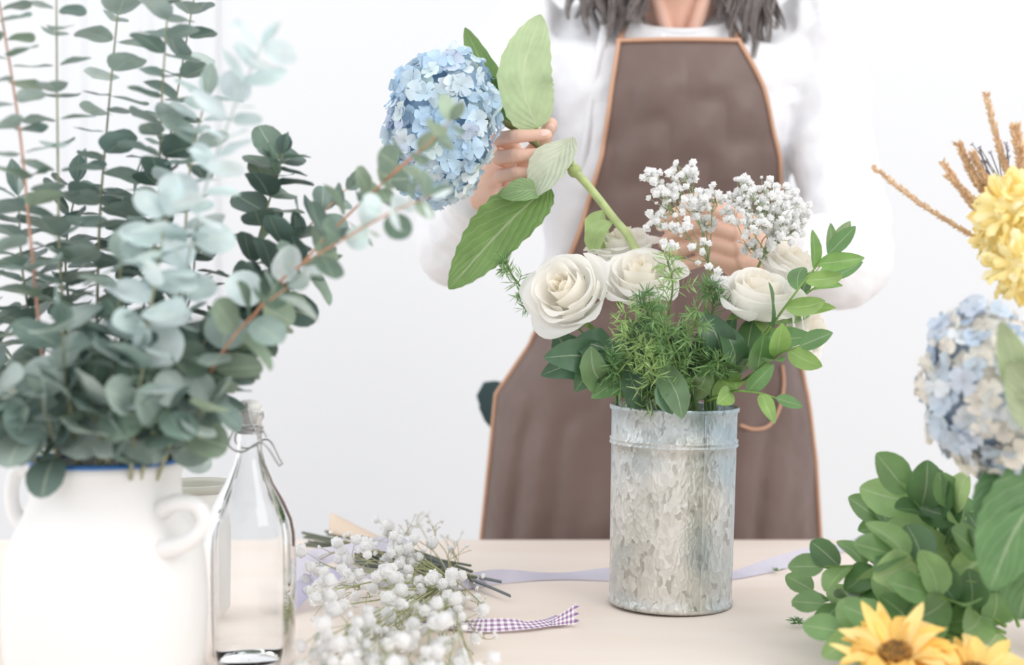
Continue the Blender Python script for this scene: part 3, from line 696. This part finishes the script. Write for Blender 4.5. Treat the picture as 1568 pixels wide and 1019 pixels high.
# ------------------------------------------------------------ glass bottle
m,t,b,o_=nt('clear_glass');b.inputs['Base Color'].default_value=(.985,.992,.995,1);b.inputs['Transmission Weight'].default_value=1;b.inputs['Roughness'].default_value=.03;b.inputs['IOR'].default_value=1.3
M_GLASS=m
M_WIRE=simple('steel_wire',C(180,182,182),.3,.9);M_STOP=simple('porcelain_stopper',C(232,232,230),.3)
bt=empty('glass_bottle')
GD=1.15;gs=GD/F;gc=at(382,0,GD);zg=lambda v:CZ-(v-450)*gs
pf=[(628,19),(632,22),(640,22),(646,18),(690,19),(710,24),(740,37),(770,54),(795,65),(815,69),(840,70.5),(990,70.5)]
mb=MB()
pr=[(r_*gs,zg(v)) for v,r_ in pf]+[(70*gs,TZ+.006),(66*gs,TZ+.001),(.001,TZ+.001)]
inn=[(max(2,r_-2.6)*gs,zg(v)) for v,r_ in pf]+[(67*gs,TZ+.008),(62*gs,TZ+.004),(.001,TZ+.004)]
mb.lathe(inn[::-1]+pr,(gc.x,GD),(1,1,1),64)
mb.obj('bottle_glass',[M_GLASS],bt)
mb=MB();mb.lathe([(.001,zg(612)),(12*gs,zg(613)),(18*gs,zg(618)),(19*gs,zg(624)),(14*gs,zg(629)),(13*gs,zg(650)),(.001,zg(651))][::-1],(gc.x,GD),(1,1,1),24)
mb.obj('stopper',[M_STOP],bt)
mb=MB();w=.0009
ringp=lambda v,r_:[Vector((gc.x+r_*gs*math.cos(a),GD+r_*gs*math.sin(a),zg(v))) for a in [2*math.pi*j/24 for j in range(25)]]
mb.tube(ringp(655,20),w,(1,1,1),6,cap=False);mb.tube(ringp(662,20),w,(1,1,1),6,cap=False)
for yy in(-.013,.013):
    mb.tube(cat([Vector((gc.x-22*gs,GD+yy*.5,zg(658))),Vector((gc.x-26*gs,GD+yy,zg(680))),Vector((gc.x-6*gs,GD+yy,zg(690))),Vector((gc.x+24*gs,GD+yy,zg(676))),Vector((gc.x+48*gs,GD+yy*.6,zg(712)))],20),w,(1,1,1),6)
    mb.tube(cat([Vector((gc.x,GD+yy*.8,zg(616))),Vector((gc.x+6*gs,GD+yy*1.1,zg(640))),Vector((gc.x+22*gs,GD+yy,zg(672)))],10),w,(1,1,1),6)
mb.tube([Vector((gc.x+48*gs,GD-.008,zg(712))),Vector((gc.x+48*gs,GD+.008,zg(712)))],w,(1,1,1),6)
mb.obj('wire_bail',[M_WIRE],bt)
mb=MB();pc=at(300,0,1.32);ps=1.32/F
z0=CZ-(745-450)*ps
mb.lathe([(.001,TZ+.002),(.030,TZ+.001),(.034,TZ+.01),(.035,z0-.004)],(pc.x,1.32),(1,1,1),40)
mb.lathe([(.035,z0-.004),(.0375,z0-.003),(.0375,z0+.003),(.035,z0+.004),(.033,z0),(.032,TZ+.01),(.001,TZ+.008)],(pc.x,1.32),(1,1,1),40,mat=1)
mb.obj('storage_jar',[simple('jar_white',C(232,232,230),.4),simple('jar_rim_olive',C(188,187,176),.5)])
# ------------------------------------------------------------ right side arrangement
random.seed(3)
rv_=at(1705,0,1.18);mb=MB()
mb.lathe([(.001,TZ+.008),(.045,TZ+.008),(.052,TZ+.04),(.046,TZ+.14),(.05,TZ+.165),(.053,TZ+.165),(.05,TZ+.14),(.056,TZ+.04),(.05,TZ+.001),(.001,TZ+.001)][::-1],(rv_.x,1.18),(1,1,1),48)
mb.obj('ceramic_vase.001',[M_CER])
vt=Vector((rv_.x,1.18,TZ+.12))
mb=MB()
GB=[C(190,205,222),C(202,214,226),C(220,224,227),C(232,228,218),C(178,195,216),C(208,216,228),C(234,226,214)]
hc2=at(1512,596,1.07)
hydr(mb,hc2,(.045,.045,.061),190,.021,GB,Matrix.Rotation(math.radians(-14),3,'Y'),C(160,176,192))
hydr(mb,at(1560,692,1.08),(.032,.035,.030),80,.021,GB,None,C(160,176,192))
mb.tube(cat([hc2,at(1580,660,1.12),vt],10),.004,C(130,150,95),8,mat=2)
leaf(mb,[at(1600,560,1.02),at(1567,580,1.01),at(1532,492,1.0)],.030,(-.4,-1,.2),C(165,180,140),'ovate',20,6,.25,mat=1)
leaf(mb,[at(1620,650,1.02),at(1582,610,1.01),at(1545,555,1.0)],.040,(-.4,-1,.2),C(170,182,148),'ovate',20,6,.25,mat=1)
leaf(mb,[at(1640,710,1.05),at(1562,800,1.03),at(1515,905,1.02)],.058,(-.5,-1,.3),C(100,136,88),'ovate',30,8,.25,serr=.03,mat=1,wave=.06)
leaf(mb,[at(1600,740,1.07),at(1540,750,1.05),at(1495,800,1.04)],.040,(-.2,-.8,.7),C(90,126,84),'ovate',24,8,.2,serr=.03,mat=1)
leaf(mb,[at(1620,800,1.07),at(1580,880,1.05),at(1560,950,1.04)],.05,(-.2,-.8,.5),C(96,130,84),'ovate',24,8,.2,serr=.03,mat=1)
mb.obj('blue_hydrangea.001',[M_PET,M_HLEAF,M_STEM])
mb=MB()
def chrys(c,R,cols):
    c=Vector(c);mb.ell(c,(R*.5,)*3,cols[0],14,10)
    for d in fib(150):
        d=(d+rv()*.12).normalized();s=d.orthogonal().normalized();s=Matrix.Rotation(U(0,6.28),3,d)@s
        L=R*U(.85,1.1);leaf(mb,[c+d*R*.3,c+d*L*.8+s*R*.06,c+(d+s*.25).normalized()*L],R*.26,s,random.choice(cols),'petal',5,3,.5,jit=.08)
YC=[C(250,238,184),C(249,233,170),C(251,243,202),C(246,229,162)]
chrys(at(1552,325,1.12),.034,YC);chrys(at(1567,408,1.10),.031,YC);chrys(at(1532,362,1.17),.025,YC)
for c in (at(1552,325,1.12),at(1567,408,1.10),at(1532,362,1.17)): mb.tube(cat([c,at(1600,500,1.15),vt],10),.003,C(150,150,100),6,mat=1)
mb.obj('yellow_chrysanthemum',[M_PET,M_STEM])
mb=MB()
def spike(a,b_,r):
    P=cat([a,a.lerp(b_,.5)+Vector((0,0,-.003)),b_],44);mb.tube(P,[r*.7*(1.05-.6*abs(i/44-.4)) for i in range(45)],C(226,200,168),8)
    for i in range(1,45):
        T=(P[i]-P[i-1]).normalized()
        for k in range(7):
            e=rv();e=(e-T*e.dot(T)).normalized();e=(e+T*1.1).normalized()
            leaf(mb,[P[i],P[i]+e*r*U(1.4,2.3)],r*.75,e.cross(T)+T*.5,random.choice([C(238,216,186),C(226,200,170),C(216,188,156)]),'lance',2,1,0)
    mb.tube(cat([a,at(1590,470,1.17),vt],12),.0012,C(170,150,115),5)
for a,b_,r in [((1490,362),(1338,257),.0025),((1515,345),(1445,250),.0027),((1510,300),(1468,222),.0032),((1530,330),(1450,268),.0026),((1545,275),(1510,145),.0028),((1575,300),(1555,195),.0040),((1525,300),(1490,235),.0028)]:
    spike(at(a[0],a[1],1.18),at(b_[0],b_[1],1.16),r)
for i in range(16):
    a=at(1540,300,1.19);e=at(U(1488,1548),U(212,255),1.18);mb.tube(cat([a,a.lerp(e,.5)+rv()*.004,e],5),.0005,C(150,145,150),4)
    puff(mb,e,.0022,None,5,C(165,160,175))
mb.obj('dried_wheat_spikes',[M_PET])
mb=MB();G2=[C(118,152,98),C(98,134,84),C(140,172,112),C(86,120,78),C(164,190,130)]
for pts,n,l0,l1 in [([(1540,960,1.15),(1470,870,1.16),(1425,800,1.17),(1390,755,1.17)],11,.040,.042),([(1540,960,1.15),(1430,900,1.17),(1340,870,1.18),(1262,868,1.19)],12,.038,.030),
  ([(1540,970,1.14),(1440,930,1.14),(1340,930,1.15),(1262,925,1.17)],11,.038,.028),([(1540,950,1.16),(1500,860,1.16),(1470,800,1.16),(1460,778,1.16)],8,.038,.032),
  ([(1540,960,1.18),(1440,860,1.2),(1380,820,1.21),(1345,795,1.21)],10,.040,.032),([(1520,985,1.12),(1420,970,1.10),(1340,975,1.10),(1290,968,1.11)],9,.038,.032),
  ([(1540,960,1.12),(1460,900,1.12),(1400,860,1.12),(1370,850,1.12)],9,.040,.034),([(1560,960,1.14),(1530,880,1.13),(1500,850,1.12)],8,.042,.038),([(1540,980,1.13),(1480,930,1.11),(1420,910,1.10)],8,.040,.036),
  ([(1530,980,1.17),(1420,960,1.19),(1330,950,1.20),(1245,905,1.23)],11,.038,.028)]:
    spray(mb,[at(*p) for p in pts],n,l0,l1,.78,G2,.0016,1.0,(-.1,-.7,.6),'obtuse')
mb.obj('salal_branches',[M_LEAF,M_STEM])
def sunflower(name,c,R,axis):
    mb=MB();c=Vector(c);ax=Vector(axis).normalized();q=ax.to_track_quat('Z','Y').to_matrix()
    mb.ell(c,(R*.28,R*.28,R*.12),C(140,104,56),18,10,1,q,.15)
    for i in range(160):
        rr=R*.27*math.sqrt(i/160);a=i*2.4;p=c+q@Vector((rr*math.cos(a),rr*math.sin(a),R*.10));mb.tube([p,p+ax*R*.07],R*.018,random.choice([C(150,110,60),C(190,140,66),C(120,90,54)]),4,mat=1)
    for l,(n,rl,up) in enumerate([(19,1.0,.0),(17,.94,.18)]):
        for k in range(n):
            a=2*math.pi*k/n+l*.2+U(-.15,.15);d=q@Vector((math.cos(a),math.sin(a),0))
            L=R*rl*U(.82,1.15);leaf(mb,[c+d*R*.22,c+d*L*.62+ax*R*(up+.08),c+d*L+ax*R*(up+U(-.2,.4))],R*.30,ax,random.choice([C(252,220,136),C(253,227,156),C(250,210,118)]),'lance',8,4,.35,wave=.14)
    for k in range(12):
        a=k*.5236;d=q@Vector((math.cos(a),math.sin(a),0));leaf(mb,[c-ax*R*.1,c+d*R*.6-ax*R*.2,c+d*R*.95-ax*R*.1],R*.3,ax,C(120,155,90),'lance',mat=2)
    mb.tube(cat([c-ax*R*.1,c-ax*R*.5,Vector((c.x+.10,c.y+.04,TZ+.008))],8),.004,C(120,150,85),8,mat=3)
    mb.obj(name,[M_PET,M_STEM,M_LEAF,M_STEM])
sunflower('sunflower',at(1372,1006,1.03),.041,(-.22,-.40,.88))
sunflower('sunflower.001',at(1495,1040,1.02),.041,(.15,-.38,.90))
# ------------------------------------------------------------ ribbons, scissors, paper
def strip(mb,pts,W,tilt,n=60,col=(1,1,1),mat=0,notch=False):
    P=cat(pts,n);rows=[]
    for i,p in enumerate(P):
        T=(P[min(i+1,n)]-P[max(i-1,0)]);T.z=0;T.normalize();s=Vector((-T.y,T.x,0));tl=tilt(i/n) if callable(tilt) else tilt
        d=s*math.cos(tl)+Vector((0,0,1))*math.sin(tl)
        rows.append([p+d*W*k/4 for k in range(5)])
    if notch:
        T=(P[-1]-P[-2]).normalized();rows.append([rows[-1][k]+T*W*(.5 if k in(0,4) else .25 if k in(1,3) else 0)for k in range(5)])
    mb.grid(rows,col,mat)
M_RIB=plant('satin_ribbon_lavender',.35,.3,var=.03,spec=.6)
LAV=C(221,219,235)
mb=MB()
strip(mb,[on_table(u,v,.0015) for u,v in [(520,900),(580,905),(640,900),(700,906),(770,896),(850,890),(930,892),(1020,900),(1120,890),(1200,874),(1260,857),(1310,842),(1335,838)]],.016,lambda t:.65+.4*math.sin(t*26),160,LAV)
strip(mb,[on_table(452,918,.010),on_table(490,905,.022),on_table(540,892,.030),on_table(595,885,.026),on_table(618,895,.006)],.024,lambda t:.5+.3*math.sin(t*9),50,LAV)
strip(mb,[on_table(450,945,.004),on_table(480,930,.012),on_table(520,918,.018),on_table(560,915,.015)],.024,lambda t:.4,50,C(208,206,230))
mb.obj('satin_ribbon',[M_RIB])
m,t,b,o_=nt('gingham');N=t.nodes;L=t.links
uv=N.new('ShaderNodeUVMap');sx=N.new('ShaderNodeSeparateXYZ');L.new(uv.outputs[0],sx.inputs[0])
def mth(op,a,b_):
    q=N.new('ShaderNodeMath');q.operation=op
    for i,x in enumerate((a,b_)):
        if isinstance(x,(int,float)): q.inputs[i].default_value=x
        else: L.new(x,q.inputs[i])
    return q.outputs[0]
def stripe(s,k): return mth('GREATER_THAN',mth('PINGPONG',mth('MULTIPLY',s,k),1.0),.5)
ss=mth('MULTIPLY',mth('ADD',stripe(sx.outputs[0],6.0),stripe(sx.outputs[1],56.0)),.5)
cr=N.new('ShaderNodeValToRGB');cr.color_ramp.elements[0].color=(*C(245,240,246),1);cr.color_ramp.elements[1].color=(*C(150,112,155),1);L.new(ss,cr.inputs[0]);L.new(cr.outputs[0],b.inputs['Base Color']);b.inputs['Roughness'].default_value=.7
mb=MB()
strip(mb,[on_table(640,970,.004),on_table(690,968,.003),on_table(740,972,.002),on_table(800,970,.003),on_table(845,964,.003),on_table(868,958,.004)],.014,lambda t:.25+.5*max(0,math.sin(t*7-1.5)),90)
mb.obj('gingham_ribbon',[m])
mb=MB()
a0=on_table(846,964,.003);c1=on_table(884,962,.003)
rows=[]
for i in range(9):
    s=i/8;rows.append([a0.lerp(c1,s)+Vector((0,.006*j/6,(.004+.014*s)*j/6))+Vector((.003*(1 if j%2 else -1)*(1 if i==8 else 0),0,0)) for j in range(7)])
mb.grid(rows,(1,1,1))
m2=m.copy()
for n_ in m2.node_tree.nodes:
    if n_.type=='MATH' and n_.operation=='MULTIPLY' and abs(n_.inputs[1].default_value-56)<.1: n_.inputs[1].default_value=12
o=mb.obj('gingham_ribbon_fold',[m2]);o.parent=bpy.data.objects['gingham_ribbon']
M_DARK=simple('scissor_dark_steel',C(122,128,130),.4,.5);M_HANDLE=simple('scissor_handle',C(80,88,88),.5)
mb=MB()
tip=on_table(782,924,.006);tip2=on_table(768,905,.008);piv=on_table(700,893,.010)
for tp,sgn in((tip,1),(tip2,-1)):
    P=cat([piv,piv.lerp(tp,.5),tp],10);T=(tp-piv).normalized();s=T.cross(Vector((0,0,1)))
    mb.grid([[p+s*w_*(.006*(1-i/10.5))+Vector((0,0,h_)) for (w_,h_) in ((-1,0),(0,.0022),(1,0),(0,-.001),(-1,0))] for i,p in enumerate(P)],(1,1,1))
for (hu,hv) in((628,868),(612,880)):
    h=on_table(hu,hv,.010);mb.tube(cat([piv,piv.lerp(h,.5)+Vector((0,0,.004)),h],8),.004,(1,1,1),8,mat=1)
    d=(h-piv).normalized();s=d.cross(Vector((0,0,1)));c=h+d*.028
    mb.tube([c+d*.028*math.cos(a)+s*.016*math.sin(a) for a in [2*math.pi*j/24 for j in range(25)]],.0038,(1,1,1),8,mat=1,cap=False)
mb.ell(piv,(.004,.004,.005),(1,1,1),10,6)
mb.obj('scissors',[M_DARK,M_HANDLE])
mb=MB();P=[]
a=on_table(600,845,.002);
for i in range(13):
    row=[]
    for j in range(13):
        s=i/12;w=j/12;p=a+Vector((-.075*s,.03*s+.05*w-.02,.006+.020*s*math.sin(math.pi*w)+.012*s))
        row.append(p)
    P.append(row)
mb.grid(P,(1,1,1));o=mb.obj('kraft_paper_wrap',[simple('kraft_paper',C(232,212,192),.8)]);so=o.modifiers.new('s','SOLIDIFY');so.thickness=.001
mb=MB()
for u,v in [(1220,958),(1192,880),(1222,962)]:
    p=on_table(u,v,.004)
    for k in range(16):
        d=rv();d.z=abs(d.z)*.5;leaf(mb,[p,p+d*U(.006,.012)],.0014,rv(),C(95,130,85),'strap',2,1,0)
mb.obj('fern_clippings',[M_FERN])
# ------------------------------------------------------------ light
w=bpy.data.worlds.new('world');bpy.context.scene.world=w;w.use_nodes=True
bg=w.node_tree.nodes['Background'];bg.inputs[0].default_value=(.965,.975,1,1);bg.inputs[1].default_value=1.12
def area(name,loc,tgt,size,e,col=(1,1,1)):
    l=bpy.data.lights.new(name,'AREA');l.energy=e;l.size=size;l.color=col;o=bpy.data.objects.new(name,l);bpy.context.collection.objects.link(o)
    o.location=loc;o.rotation_euler=(Vector(tgt)-Vector(loc)).to_track_quat('-Z','Y').to_euler()
area('softbox_light',(1.8,-.4,2.7),(.1,1.6,1.0),1.6,37,(1,.97,.93))
area('softbox_light.001',(-2.2,.6,2.2),(-.2,1.6,1.0),1.4,16,(.95,.98,1))
